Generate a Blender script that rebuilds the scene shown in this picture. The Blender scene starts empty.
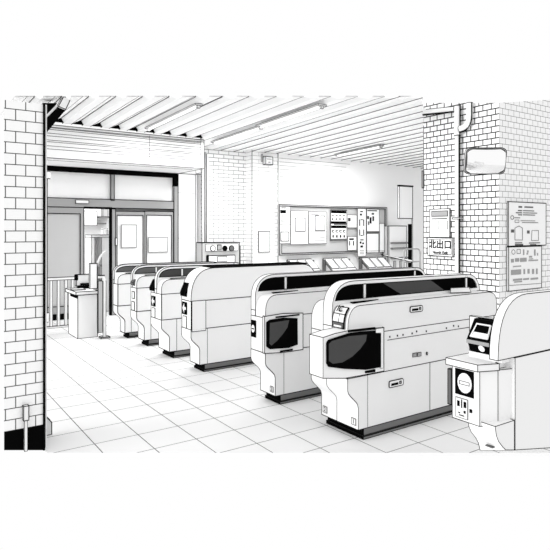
import bpy, bmesh, math
from mathutils import Vector, Matrix
C = bpy.context.scene.collection

# ------------------------------------------------------------------ camera geometry (x = along the gates, y = across the row)
F = 557.2; CX = 275.0; HY = 229.0; H = 1.5
AZ = math.atan(817 / F)
FX, FY = math.cos(AZ), math.sin(AZ)
RX, RY = math.sin(AZ), -math.cos(AZ)
def ray(px, py):
    u = (px - CX) / F
    return FX + u * RX, FY + u * RY, (HY - py) / F
def onY(px, py, y):
    d = ray(px, py); t = y / d[1]; return d[0] * t, H + d[2] * t
def onX(px, py, x):
    d = ray(px, py); t = x / d[0]; return d[1] * t, H + d[2] * t
def onZ(px, py, z=0.0):
    d = ray(px, py); t = (z - H) / d[2]; return d[0] * t, d[1] * t
def depth(p): return max(1.0, p[0] * FX + p[1] * FY)

# ------------------------------------------------------------------ materials
MATS = {}
def mat(name, col, rough=1.0, emit=0.0):
    if name in MATS: return MATS[name]
    m = bpy.data.materials.new(name); m.use_nodes = True
    nt = m.node_tree; nt.nodes.clear()
    out = nt.nodes.new('ShaderNodeOutputMaterial')
    if not isinstance(col, tuple): col = (col, col, col)
    if emit:
        s = nt.nodes.new('ShaderNodeEmission'); s.inputs[0].default_value = (*col, 1); s.inputs[1].default_value = emit
    else:
        s = nt.nodes.new('ShaderNodeBsdfDiffuse'); s.inputs[0].default_value = (*col, 1)
        # a faint paper-like grain, the same on every side
        n = nt.nodes.new('ShaderNodeTexNoise'); n.inputs['Scale'].default_value = 60
        g = nt.nodes.new('ShaderNodeNewGeometry'); nt.links.new(g.outputs['Position'], n.inputs['Vector'])
        mx = nt.nodes.new('ShaderNodeMapRange'); mx.inputs['To Min'].default_value = 0.985; mx.inputs['To Max'].default_value = 1.0
        nt.links.new(n.outputs[0], mx.inputs[0])
        v = nt.nodes.new('ShaderNodeVectorMath'); v.operation = 'SCALE'; v.inputs[0].default_value = col
        nt.links.new(mx.outputs[0], v.inputs['Scale']); nt.links.new(v.outputs[0], s.inputs[0])
    nt.links.new(s.outputs[0], out.inputs[0])
    MATS[name] = m; return m
def mirror_mat():
    m = bpy.data.materials.new('mirror_glass'); m.use_nodes = True
    b = m.node_tree.nodes['Principled BSDF']
    b.inputs['Metallic'].default_value = 1; b.inputs['Roughness'].default_value = 0.02
    b.inputs['Base Color'].default_value = (.97, .97, .97, 1); return m
def brick_mat(name, axis, w, h, mortar, off, base, line, ox=0.0, oz=0.0):
    m = bpy.data.materials.new(name); m.use_nodes = True
    nt = m.node_tree; nt.nodes.clear()
    out = nt.nodes.new('ShaderNodeOutputMaterial'); s = nt.nodes.new('ShaderNodeBsdfDiffuse')
    g = nt.nodes.new('ShaderNodeNewGeometry'); sp = nt.nodes.new('ShaderNodeSeparateXYZ'); cb = nt.nodes.new('ShaderNodeCombineXYZ')
    nt.links.new(g.outputs['Position'], sp.inputs[0])
    a = nt.nodes.new('ShaderNodeMath'); a.operation = 'ADD'; a.inputs[1].default_value = ox + 100 * w
    b = nt.nodes.new('ShaderNodeMath'); b.operation = 'ADD'; b.inputs[1].default_value = oz + 100 * h
    src = {'x': 0, 'y': 1}
    if axis == 'xy':   # a wall whose faces run both ways: x + y works on either
        t = nt.nodes.new('ShaderNodeMath'); t.operation = 'SUBTRACT'
        nt.links.new(sp.outputs[0], t.inputs[0]); nt.links.new(sp.outputs[1], t.inputs[1]); nt.links.new(t.outputs[0], a.inputs[0])
        nt.links.new(sp.outputs[2], b.inputs[0])
    elif axis == 'floor':
        nt.links.new(sp.outputs[0], a.inputs[0]); nt.links.new(sp.outputs[1], b.inputs[0])
    else:
        nt.links.new(sp.outputs[src[axis]], a.inputs[0]); nt.links.new(sp.outputs[2], b.inputs[0])
    nt.links.new(a.outputs[0], cb.inputs[0]); nt.links.new(b.outputs[0], cb.inputs[1])
    br = nt.nodes.new('ShaderNodeTexBrick')
    br.offset = off; br.offset_frequency = 2; br.squash = 1
    br.inputs['Color1'].default_value = (base,) * 3 + (1,); br.inputs['Color2'].default_value = (base * .98,) * 3 + (1,)
    br.inputs['Mortar'].default_value = (line,) * 3 + (1,)
    br.inputs['Scale'].default_value = 1; br.inputs['Mortar Size'].default_value = mortar
    br.inputs['Mortar Smooth'].default_value = 0.1
    br.inputs['Brick Width'].default_value = w; br.inputs['Row Height'].default_value = h
    nt.links.new(cb.outputs[0], br.inputs['Vector']); nt.links.new(br.outputs['Color'], s.inputs[0])
    nt.links.new(s.outputs[0], out.inputs[0]); MATS[name] = m
    return m
WHITE = mat('white_enamel', .90)
PAPER = mat('white_paper', .92)
PALE = mat('pale_grey_steel', .86)
LIGHT = mat('light_grey_panel', .52)
MID = mat('mid_grey_metal', .36)
DARK = mat('dark_grey_rubber', .13)
SMOKE_GLARE = mat('smoked_grey_acrylic_and_glare', .075)  # third gate's pane, and the reflections painted on screens and hood
BLACK = mat('black_plastic', .003)
INK = mat('black_edge_line', .012)
SOFT = mat('grey_edge_line', .12)
FAINT = mat('faint_grey_line', .5)
CEIL = mat('ceiling_board', .96)
TUBE = mat('lit_tube', (1, 1, 1), emit=1.6)
MIRROR = mirror_mat()
BR_LEFT = brick_mat('white_glazed_brick_near', 'xy', .1235, .0731, .0034, .5, .985, .10, ox=.078, oz=-.025)
BR_RIGHT = brick_mat('white_glazed_brick', 'xy', .120, .0732, .0078, .5, .94, .04, ox=.0, oz=.01)
BR_SIDE = brick_mat('white_glazed_brick_fine', 'xy', .120, .0732, .0034, .5, .92, .22, ox=.0, oz=.01)
BR_BACK = brick_mat('white_brick_back', 'xy', .22, .0732, .0058, .5, .92, .22, ox=.0, oz=.0)
BR_PIER = brick_mat('white_brick_pier', 'xy', .44, .0732, .0040, .5, .94, .40, ox=.0, oz=.0)
TILE = brick_mat('pale_floor_tile', 'floor', .314, .314, .0034, 0, .88, .08, ox=-.2085, oz=-.1535)

# ------------------------------------------------------------------ mesh builder
class MB:
    def __init__(s): s.v = []; s.f = []; s.m = []; s.seg = []; s.noink = set()
    def face(s, pts, mi=0):
        b = len(s.v); s.v += [tuple(p) for p in pts]; s.f.append(list(range(b, b + len(pts)))); s.m.append(mi)
    def box(s, x0, x1, y0, y1, z0, z1, mi=0):
        x0, x1 = sorted((x0, x1)); y0, y1 = sorted((y0, y1)); z0, z1 = sorted((z0, z1))
        b = len(s.v)
        s.v += [(x, y, z) for z in (z0, z1) for x, y in ((x0, y0), (x1, y0), (x1, y1), (x0, y1))]
        for q in ((3, 2, 1, 0), (4, 5, 6, 7), (0, 1, 5, 4), (1, 2, 6, 5), (2, 3, 7, 6), (3, 0, 4, 7)):
            s.f.append([b + i for i in q]); s.m.append(mi)
        return s
    def prism(s, poly, axis, a, c, mi=0, cap=None):
        """poly: 2-D outline; axis 'y': (x,z), 'z': (x,y), 'x': (y,z)"""
        def P(p, t):
            return {'y': (p[0], t, p[1]), 'z': (p[0], p[1], t), 'x': (t, p[0], p[1])}[axis]
        n = len(poly); b = len(s.v)
        s.v += [P(p, a) for p in poly] + [P(p, c) for p in poly]
        s.f.append([b + i for i in range(n)][::-1]); s.m.append(mi if cap is None else cap)
        s.f.append([b + n + i for i in range(n)]); s.m.append(mi if cap is None else cap)
        for i in range(n):
            j = (i + 1) % n
            s.f.append([b + i, b + j, b + n + j, b + n + i]); s.m.append(mi)
        return s
    def ring(s, outer, inner, axis, a, c, mi=0):
        """flat loop between two outlines of equal length, given thickness"""
        def P(p, t):
            return {'y': (p[0], t, p[1]), 'z': (p[0], p[1], t), 'x': (t, p[0], p[1])}[axis]
        n = len(outer); b = len(s.v)
        for t in (a, c):
            s.v += [P(p, t) for p in outer] + [P(p, t) for p in inner]
        o0, i0, o1, i1 = b, b + n, b + 2 * n, b + 3 * n
        for i in range(n):
            j = (i + 1) % n
            for q in ((o0 + i, o0 + j, i0 + j, i0 + i), (o1 + j, o1 + i, i1 + i, i1 + j), (o0 + i, o1 + i, o1 + j, o0 + j), (i0 + j, i1 + j, i1 + i, i0 + i)):
                s.f.append(list(q)); s.m.append(mi)
        return s
    def tube(s, path, r, n=10, mi=0):
        path = [Vector(p) for p in path]; b = len(s.v); up = Vector((0, 0, 1)); prev = None
        for k, p in enumerate(path):
            d = (path[min(k + 1, len(path) - 1)] - path[max(k - 1, 0)]).normalized()
            if prev is None:
                a = d.cross(up if abs(d.z) < .9 else Vector((1, 0, 0))).normalized()
            else:
                a = (prev - d * prev.dot(d)).normalized()
            prev = a; c = d.cross(a)
            for i in range(n):
                t = 2 * math.pi * i / n
                s.v.append(tuple(p + a * (r * math.cos(t)) + c * (r * math.sin(t))))
        for k in range(len(path) - 1):
            for i in range(n):
                j = (i + 1) % n
                s.f.append([b + k * n + i, b + k * n + j, b + (k + 1) * n + j, b + (k + 1) * n + i]); s.m.append(mi)
        s.f.append([b + i for i in range(n)][::-1]); s.m.append(mi)
        s.f.append([b + (len(path) - 1) * n + i for i in range(n)]); s.m.append(mi)
        return s
    def line(s, a, c, w=1.0):
        s.seg.append((a, c, w)); return s
    def poly(s, pts, w=1.0, close=False):
        for i in range(len(pts) - 1): s.seg.append((pts[i], pts[i + 1], w))
        if close: s.seg.append((pts[-1], pts[0], w))
        return s
    def text(s, body, loc, u, v, size, mi=0, bold=0.0, ext=.001, align='CENTER'):
        cu = bpy.data.curves.new('t', 'FONT'); cu.body = body; cu.size = size; cu.align_x = align; cu.align_y = 'CENTER'
        cu.offset = bold; cu.resolution_u = 3
        o = bpy.data.objects.new('t', cu); C.objects.link(o)
        bpy.context.view_layer.update()
        me = bpy.data.meshes.new_from_object(o.evaluated_get(bpy.context.evaluated_depsgraph_get()))
        b = len(s.v); u = Vector(u); v = Vector(v); nn = u.cross(v); L = Vector(loc)
        for q in me.vertices: s.v.append(tuple(L + u * q.co.x + v * q.co.y + nn * ext))
        for p in me.polygons:
            s.f.append([b + i for i in p.vertices]); s.m.append(mi); s.noink.add(len(s.f) - 1)
        bpy.data.objects.remove(o); bpy.data.meshes.remove(me); bpy.data.curves.remove(cu)
        return s
    def build(s, name, mats, parent=None, loc=(0, 0, 0), ink=1.0, inkmat=None, ang=46, bevel=0, smooth=False):
        if not isinstance(mats, (list, tuple)): mats = [mats]
        mats = list(mats); inkmat = inkmat or INK
        me = bpy.data.meshes.new(name)
        bm = bmesh.new(); vs = [bm.verts.new(p) for p in s.v]
        special = []
        for k, (f, mi) in enumerate(zip(s.f, s.m)):
            try: q = bm.faces.new([vs[i] for i in f])
            except ValueError: continue
            q.material_index = mi; q.smooth = smooth
            if k in s.noink: special.append(q)
        keep = set(v for q in special for v in q.verts)
        bmesh.ops.remove_doubles(bm, verts=[v for v in bm.verts if v not in keep], dist=1e-5)
        bmesh.ops.recalc_face_normals(bm, faces=[f for f in bm.faces if not (set(f.verts) & keep)])
        if bevel:
            es = [e for e in bm.edges if len(e.link_faces) == 2 and e.calc_face_angle(0) > .6]
            bmesh.ops.bevel(bm, geom=es, offset=bevel, segments=2, profile=.6, affect='EDGES')
        base = Vector(parent.location) + Vector(loc) if parent else Vector(loc)
        if parent and parent.parent: base += Vector(parent.parent.location)
        segs = []
        if ink:
            for e in bm.edges:
                if any(v in keep for v in e.verts): continue
                if len(e.link_faces) != 2 or e.calc_face_angle(0) > math.radians(ang):
                    segs.append((e.verts[0].co.copy(), e.verts[1].co.copy(), ink))
        for a, c, w in s.seg: segs.append((Vector(a), Vector(c), w))
        ii = len(mats)
        if segs: mats.append(inkmat)
        for a, c, w in segs:
            d = c - a
            if d.length < 1e-5: continue
            d.normalize(); u = d.cross(Vector((0, 0, 1)) if abs(d.z) < .9 else Vector((1, 0, 0))).normalized(); v = d.cross(u)
            ends = []
            for p in (a, c):
                r = .47 * w * depth(p + base) / F
                q = p + d * (r * .5 * (-1 if p is a else 1))
                ends.append([bm.verts.new(q + (u * math.cos(t) + v * math.sin(t)) * r) for t in (math.pi * k / 2 for k in range(4))])
            A, B = ends
            fs = [bm.faces.new((A[i], A[(i + 1) % 4], B[(i + 1) % 4], B[i])) for i in range(4)]
            fs += [bm.faces.new(A[::-1]), bm.faces.new(B)]
            for q in fs: q.material_index = ii
        bm.to_mesh(me); bm.free()
        for m_ in mats: me.materials.append(m_)
        o = bpy.data.objects.new(name, me); C.objects.link(o); o.location = loc
        if parent: o.parent = parent
        return o
def tag(o, label=None, cat=None, group=None, kind=None):
    if label: o['label'] = label
    if cat: o['category'] = cat
    if group: o['group'] = group
    if kind: o['kind'] = kind
    return o
def thing(name, label, cat, loc, group=None):
    o = bpy.data.objects.new(name, None); C.objects.link(o); o.location = loc; o.empty_display_size = .1
    return tag(o, label, cat, group)
def struct(o): o['kind'] = 'structure'; return o
def bez(p0, p1, p2, n=6):
    return [tuple((1 - t) ** 2 * a + 2 * t * (1 - t) * b + t * t * c for a, b, c in zip(p0, p1, p2)) for t in (i / n for i in range(n + 1))]
def rrect(x0, x1, z0, z1, r, n=4):
    pts = []
    for cx, cz, a in ((x1 - r, z1 - r, 0), (x0 + r, z1 - r, 90), (x0 + r, z0 + r, 180), (x1 - r, z0 + r, 270)):
        for i in range(n + 1):
            t = math.radians(a + 90 * i / n); pts.append((cx + r * math.cos(t), cz + r * math.sin(t)))
    return pts

# ================================================================== THE SETTING
DC = 3.735                                    # the floor is modelled from here on
def nearY(x, d): return (d - x * FX) / FY
b = MB()
xr = 6.13
fl = [(.84, nearY(.84, DC)), (5.2, nearY(5.2, DC)), (16.0, nearY(5.2, DC)), (16.0, 9.7), (1.43, 9.7), (.84, 4.05)]
b.prism(fl, 'z', -.02, 0, 1, cap=0)
struct(b.build('floor', [TILE, WHITE], ink=0))

# ceiling: lapped boards running across the gates
def zc(x, y): return 3.045 + .028 * (8.5 - y) - .008 * (x - 4)
DT = 6.72
P0, PITCH = 2.048 - .283 * 3, .283
b = MB()
prof = []
k = 0
while P0 + k * PITCH < 15.5:
    x = P0 + k * PITCH
    prof += [(x, 0), (x + .42 * PITCH, 0), (x + .86 * PITCH, .065)]; k += 1
def yn(x, dz=0):
    y = nearY(x, DT)
    for _ in range(6): y = nearY(x, (zc(x, y) + dz - H) * F / 132.5)
    if x > 5.2: y = max(y, min(.866 * x, 5.36))
    return y
def yf(x): return 8.56 if x < 4.32 else 9.45 if x < 5.74 else 9.2
for (xa, za), (xb, zb) in zip(prof, prof[1:]):
    if xb < 1.3: continue
    ya, yb, fa = yn(xa, za), yn(xb, zb), yf((xa + xb) / 2)
    p = [(xa, ya, zc(xa, ya) + za), (xb, yb, zc(xb, yb) + zb), (xb, fa, zc(xb, fa) + zb), (xa, fa, zc(xa, fa) + za)]
    b.face(p)
    q = [(v[0], v[1], v[2] + .008) for v in p]
    b.face(q[::-1])
    if zb > 0 and za == 0:
        if xb < 5.2: b.line(p[0], p[3], .55)
        b.line(p[1], p[2], 1.7 if xb < 3.6 else 1.2 if xb < 5 else .8)
        b.line((p[3][0], p[3][1] - .01, p[3][2]), (p[2][0], p[2][1] - .01, p[2][2]), .8)
    elif za > 0:
        b.line(p[3], p[2], 1.2)
        if xb > 5: b.line(p[1], p[2], .85)
struct(b.build('ceiling', CEIL, ink=0, inkmat=mat('ceiling_edge_line', .06)))  # dark ink lines drawn along the board edges

# lapped board ends: black wedges put in as shade in the gaps above the soffit
b = MB()
for k in range(0, 14):
    x = P0 + k * PITCH
    if x < 1.3 or x > 4.1: continue
    y = 8.53
    b.prism([(x + .42 * PITCH, zc(x, y) + .0), (x + PITCH, zc(x, y) + .0), (x + .9 * PITCH, zc(x, y) + .075)], 'y', y - .03, y)
struct(b.build('trim_gap_shade', BLACK, ink=0))

# soffit box over the doors
SY = 8.55
xs0 = onY(46, 160, SY)[0]; xs1 = onY(204, 160, SY)[0]
zt = 3.02; zb = 2.535
b = MB()
b.box(xs0 - .1, xs1, SY, 9.66, zb, zt)
for z in (.44, .415, .36, .32, .26, .235, .175, .13):
    b.line((xs0, SY - .002, zb + z), (xs1 - .06, SY - .002, zb + z * .98), .6)
xv = onY(149.5, 150, SY)[0]
b.line((xv, SY - .003, zb + .02), (xv, SY - .003, zt - .02), .5)
b.line((xs0, SY - .003, zt - .035), (xs1, SY - .003, zt - .035), .6)
b.line((xs1 - .06, SY - .003, zb), (xs1 - .06, SY - .003, zt), .6)
b.line((xs0, SY + .25, zb - .002), (xs1 - .1, SY + .25, zb - .002), .5)
struct(b.build('trim_2', WHITE, ink=.9, inkmat=SOFT))
# return of the wall beside the doors, white column
WY = 9.62
def wx(px, y=WY): return onY(px, 229, y)[0]
def wz(px, py, y=WY): return onY(px, py, y)[1]
b = MB()
b.box(wx(177.5), wx(195), WY - .02, WY + .3, 0, zb)
b.box(wx(195), wx(202), WY - .12, WY + .3, 0, zb)
for py in (193, 215, 238):
    b.line((wx(178), WY - .022, wz(185, py)), (wx(194), WY - .022, wz(185, py)), .3)
struct(b.build('wall_doorside', WHITE, ink=.9, inkmat=SOFT))

# back walls
b = MB(); b.box(wx(202, 9.45), wx(246.5, 9.4), 9.4, 9.7, 0, 3.2)
struct(b.build('wall_back_recess', BR_BACK, ink=.9, inkmat=SOFT))
W3 = 9.17
b = MB(); b.box(wx(252, W3), wx(278, W3) + .002, W3, 9.7, 0, 3.2)
struct(b.build('wall_back_pier', BR_PIER, ink=.9, inkmat=SOFT))
b = MB(); b.box(wx(278, W3), 16.0, W3, 9.7, 0, 3.2)
for i in range(15):
    z = 2.92 - i * .0732
    b.line((wx(279.5, W3), W3 - .001, z), (wx(350 - i * 4, W3), W3 - .001, z), .36)
struct(b.build('wall_back', WHITE, ink=.7, inkmat=SOFT))

# door wall: frames, transom panes, sliding doors (each its own structure)
D = WY - .06
def wrect(mb, x0, y0, x1, y1, yy0, yy1, mi=0):
    """box whose face at world-y yy0 covers the photo's rectangle"""
    xm, ym = (x0 + x1) / 2, (y0 + y1) / 2
    mb.box(wx(x0, yy0), wx(x1, yy0), yy0, yy1, wz(xm, y1, yy0), wz(xm, y0, yy0), mi)
b = MB(); xa = wx(42); z0 = wz(60, 199); z1 = wz(60, 170)
b.box(xa, wx(110.5), WY + .03, WY + .06, z0, z1)
FROST = mat('frosted_glass', .99)
w1 = struct(b.build('window_1', FROST, ink=0))
b = MB(); b.box(wx(113.8), wx(173), WY + .03, WY + .06, z0, z1)
struct(b.build('window_2', FROST, ink=0))
b = MB()
b.box(xa, wx(177.5), WY - .05, WY + .1, wz(60, 171.5), wz(60, 166.5))        # black head
b.box(wx(173), wx(177.5), WY - .05, WY + .1, wz(175, 186), wz(60, 171.5))
struct(b.build('trim_3', BLACK, ink=0))
b = MB()
b.box(xa, wx(176.5), WY - .03, WY + .1, wz(60, 207), wz(60, 198))            # header band
b.box(wx(110.3), wx(113.8), WY - .03, WY + .1, z0, wz(60, 171.5))            # mullion
b.box(wx(173.1), wx(177.3), WY - .04, WY + .09, 0, wz(175, 186.2))
b.box(wx(111.2), wx(115), WY - .03, WY + .1, 0, wz(112, 209))
struct(b.build('trim_4', MID, ink=.9))
b = MB(); b.box(wx(75), wx(88), WY - .05, WY - .03, wz(81, 203.6), wz(81, 200.2))
tag(b.build('door_sensor', WHITE, ink=.8, inkmat=SOFT), 'small white sensor bar on the grey header above the doors', 'sensor')
b = MB()
b.ring([(xa, 0), (wx(83.5), 0), (wx(83.5), wz(60, 207)), (xa, wz(60, 207))],
       [(xa + .02, .22), (wx(80), .22), (wx(80), wz(60, 213.5)), (xa + .02, wz(60, 213.5))], 'y', WY - .02, WY + .04)
d1 = struct(b.build('door_1', MID, ink=.9))
b = MB(); b.box(xa + .02, wx(80), WY, WY + .02, .2, wz(60, 213.5))
b.build('door_glass', LIGHT, d1, ink=0)
b = MB(); b.box(xa, wx(83.5), WY - .03, WY - .02, .0, .10)
b.build('kick_plate', BLACK, d1, ink=0)
b = MB(); b.box(wx(109.8), wx(111.4), WY - .04, WY + .05, 0, wz(100, 208)); b.box(wx(83.5), wx(111.2), WY - .035, WY + .05, wz(100, 209), wz(100, 207))
struct(b.build('trim_5', BLACK, ink=0))
def glass_door(n, x0, x1, poster):
    zt_ = wz((x0 + x1) / 2, 211.5)
    b = MB(); b.ring([(wx(x0), 0), (wx(x1), 0), (wx(x1), zt_), (wx(x0), zt_)],
                     [(wx(x0 + 1.8), .2), (wx(x1 - 1.8), .2), (wx(x1 - 1.8), zt_ - .07), (wx(x0 + 1.8), zt_ - .07)], 'y', WY - .02, WY + .04)
    d = struct(b.build('door_%d' % n, MID, ink=.8))
    b = MB(); b.box(wx(x0 + 1.8), wx(x1 - 1.8), WY, WY + .02, .2, zt_ - .07)
    b.build('door_glass', PALE, d, ink=0)
    px0, py0, px1, py1, lab = poster
    b = MB(); wrect(b, px0, py0, px1, py1, WY - .03, WY - .022)
    tag(b.build('poster', PAPER, ink=.6, inkmat=SOFT), lab, 'poster', 'blank notices on the glass doors')
glass_door(2, 115, 144.5, (121.5, 225, 136.5, 247.5, 'tall blank notice on the left glass door'))
glass_door(3, 144.5, 173, (148.5, 237.5, 167.5, 252, 'wide blank notice on the right glass door'))
b = MB(); wrect(b, 115.5, 238, 117.3, 245.5, WY - .05, WY - .03)
b.build('door_handle', WHITE, bpy.data.objects['door_2'], ink=.8)
b = MB(); b.box(wx(115, WY + .1), wx(177.5, WY + .1), WY + .04, WY + .1, wz(145, 211.5), wz(145, 206))
struct(b.build('trim_6', MID, ink=0))

# room seen through the open door
RYY = 11.0
b = MB(); b.box(1.7, 4.2, RYY, RYY + .1, -.02, 3.0)
struct(b.build('wall_office', PALE, ink=0))
b = MB(); b.box(1.5, 4.2, 9.7, RYY + .1, -.06, 0)
struct(b.build('floor_office', PALE, ink=0))
def office(name, lab, cat, rects, m=WHITE, y=RYY - .12, group=None, ink=.6, dep=.1):
    b = MB()
    for r in rects: wrect(b, *r, y, y + dep)
    return tag(b.build(name, m, ink=ink, inkmat=SOFT), lab, cat, group)
office('wall_chart', 'pale square chart high on the office wall behind the open door', 'chart', [(84.2, 211, 97, 225.5)])
office('wall_box', 'small grey box high on the office wall', 'box', [(103, 209, 108, 216.5)], LIGHT)
office('wall_shelf', 'thin shelf on the office wall under the grey box', 'shelf', [(99, 216.6, 109, 217.8), (97, 223, 106, 224)], MID, dep=.13)
for i, (x0, x1, y0) in enumerate(((101.2, 103.2, 227.5), (104, 105.8, 226), (106.4, 108.3, 228.5))):
    b = MB(); c = (wx((x0 + x1) / 2, 10.25), 10.25); r = (wx(x1, 10.25) - wx(x0, 10.25)) / 2
    zb_, zt_ = wz(104, 234.6, 10.25), wz(104, y0, 10.25)
    circ = [(c[0] + r * math.cos(a * math.pi / 4), c[1] + r * math.sin(a * math.pi / 4)) for a in range(8)]
    b.prism(circ, 'z', zb_, zt_ - .04); b.prism([(c[0] + (p[0] - c[0]) * .5, c[1] + (p[1] - c[1]) * .5) for p in circ], 'z', zt_ - .04, zt_)
    tag(b.build('bottle', [PALE, PALE, LIGHT][i], ink=.4, inkmat=SOFT), ['leftmost short bottle on the office cabinet', 'tallest bottle, in the middle on the office cabinet', 'grey bottle at the right end of the office cabinet'][i], 'bottle', 'bottles on the office cabinet')
cb_ = thing('office_cabinet', 'pale open cabinet standing in the office behind the open door', 'cabinet', (wx(91.5, 10.1), 10.1, 0))
X1 = wx(110, 10.1) - wx(91.5, 10.1); Z1 = wz(100, 235, 10.1)
b = MB(); b.box(0, X1, 0, .4, Z1 - .04, Z1); b.build('top', WHITE, cb_, ink=.7, inkmat=SOFT)
b = MB(); b.box(0, .06, .01, .4, 0, Z1 - .04); b.build('side_panel', WHITE, cb_, ink=.7, inkmat=SOFT)
b = MB(); b.box(X1 - .15, X1, .01, .4, 0, Z1 - .04); b.build('side_panel', WHITE, cb_, ink=.7, inkmat=SOFT)
b = MB(); b.box(.06, X1 - .15, .3, .4, 0, Z1 - .04); b.build('back_panel', PALE, cb_, ink=0)
for k, z in enumerate((.25, .55, .82)):
    b = MB(); b.box(.06, X1 - .15, .02, .3, z, z + .02); b.build('shelf', WHITE, cb_, ink=.6, inkmat=SOFT)
b = MB(); pth = bez((wx(95, 9.95), 9.95, .72), (wx(98, 9.95), 9.95, 1.02), (wx(106, 9.95), 9.95, 1.1), 8)
pth = [(pth[0][0], 9.95, 0)] + pth
b.tube(pth, .02, 8); tag(b.build('curved_pipe', WHITE, ink=0), 'thin curved white pipe before the office cabinet', 'pipe')

L_of = bpy.data.lights.new('office_fill_light', 'AREA'); L_of.size = 1.2; L_of.energy = 30  # unseen light added to brighten the room behind the open door
oo = bpy.data.objects.new('office_fill_light', L_of); C.objects.link(oo); oo.location = (2.9, 10.2, 2.7)
# ------------------------------------------------------------------ left brick pillar with black skirting
LX0, LX1, LY = .589, .829, 4.01
ZC = lambda x, y: 1.5 - 221 / F * (x * FX + y * FY)
LP_ = [(LX0, LY), (LX1, LY), (LX1, LY + .24), (LX0 + .037, LY + .24)]
b = MB(); b.prism(LP_, 'z', .171, 2.345)
struct(b.build('wall_left', BR_LEFT, ink=0))
b = MB(); b.prism([(p[0], p[1] - .004) for p in LP_], 'z', 0, .171); b.v = [(v[0], v[1], max(v[2], ZC(v[0], LY) if v[2] < .1 else 0)) for v in b.v]; struct(b.build('baseboard_left', BLACK, ink=0))
b = MB()
b.box(LX1, LX1 + .012, LY - .012, LY + .3, .0, 2.355, 0); struct(b.build('trim_7', BLACK, ink=0))
b = MB(); b.tube([(LX1 + .03, LY + .05, z) for z in (.0, 2.355)], .006, 8); b.build('conduit', WHITE, ink=0).name = 'conduit_pipe'
tag(bpy.data.objects['conduit_pipe'], 'thin white conduit running down beside the left brick pillar', 'pipe')
px = wx(25.8, LY - .03)
t = thing('floor_bolt', 'white capped floor bolt rod in front of the black skirting of the left pillar', 'door bolt', (px, LY - .03, 0))
b = MB(); b.box(-.009, .009, -.009, .009, .03, .235); b.build('rod', WHITE, t, ink=.5)
b = MB(); b.box(-.016, .016, -.016, .016, .235, .33); b.build('cap', WHITE, t, ink=1)
t = thing('door_stop', 'small white wedge-shaped stop at the foot of the left pillar', 'door stop', (onZ(44.5, 436)[0], onZ(44.5, 436)[1], 0))
b = MB(); b.prism([(0, .0), (.05, .0), (.05, .09), (.0, .15)], 'y', 0, .06); b.build('stop_body', WHITE, t, ink=1)

# tall dark post with brackets right of the pillar
p = onZ(46.6, 398)
b = MB(); b.tube([(LX1 + .03, LY + .28, .16), (LX1 + .03, LY + .28, .24)], .016, 8, 0)
# dark sloping brace overhead at the left end
t = thing('ceiling_brace', 'black sloping steel brace under the ceiling at the top left', 'brace', (0, 0, 0))
def ypoly(mb, pts, y, th, mi=0): mb.prism([onY(p[0], p[1], y) for p in pts], 'y', y, y + th, mi)
b = MB(); ypoly(b, [(43.5, 136.5), (66, 109.3), (58.5, 106.3), (43.5, 121)], 7.2, .12); b.build('lower_bar', BLACK, t, ink=0)
b = MB(); ypoly(b, [(43.5, 103), (57, 103), (56, 105), (43.5, 118)], 7.24, .12); b.build('upper_plate', BLACK, t, ink=0)
b = MB(); ypoly(b, [(43.5, 121), (58.5, 106.3), (56, 105), (43.5, 118)], 7.22, .12); b.build('bright_edge', WHITE, t, ink=0)
b = MB(); ypoly(b, [(58.5, 106.3), (65.8, 109.3), (71.5, 97), (63.5, 97)], 7.15, .12)
tag(b.build('brace_lamp', WHITE, ink=.9), 'white boxy lamp end just above the black brace at top left', 'lamp')

# small downpipe beside the pillar, farther back
t = thing('downpipe', 'slim dark downpipe with white foot hanging beside the left pillar by the fence', 'pipe', (wx(46.3, 7.6), 7.6, 0))
b = MB(); b.tube([(0, 0, .42), (0, 0, 2.2)], .017, 8); b.build('pipe', BLACK, t, ink=0)
b = MB(); b.tube([(0, 0, .3), (0, 0, .42)], .03, 8); b.build('foot', WHITE, t, ink=.6)
b = MB(); b.tube([(0.02, 0, 2.15), (0.02, 0, 2.24)], .03, 8); b.build('bracket', WHITE, t, ink=.6)

# ------------------------------------------------------------------ right brick pillar
PX, PY = 6.135, 4.108
b = MB()
Lf = onX(423.6, 200, PX)[0]
zl = onX(423.6, 103, PX)[1]; zc_ = onX(499, 103, PX)[1]
xe = 7.4
b.v = [(PX, PY, 0), (xe, PY, 0), (xe, Lf, 0), (PX, Lf, 0), (PX, PY, zc_), (xe, PY, 3.26), (xe, Lf, 3.4), (PX, Lf, zl)]
for q in ((3, 2, 1, 0), (4, 5, 6, 7), (0, 1, 5, 4), (1, 2, 6, 5), (2, 3, 7, 6), (3, 0, 4, 7)): b.f.append(list(q)); b.m.append(1 if q == (0, 1, 5, 4) else 0)
b.line((PX, Lf, 0), (PX, Lf, 2.95), .8)
struct(b.build('wall_right', [BR_RIGHT, BR_SIDE], ink=0))

def py_(px, x=PX): return onX(px, 229, x)[0]
def pz_(px, py, x=PX): return onX(px, py, x)[1]
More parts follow.
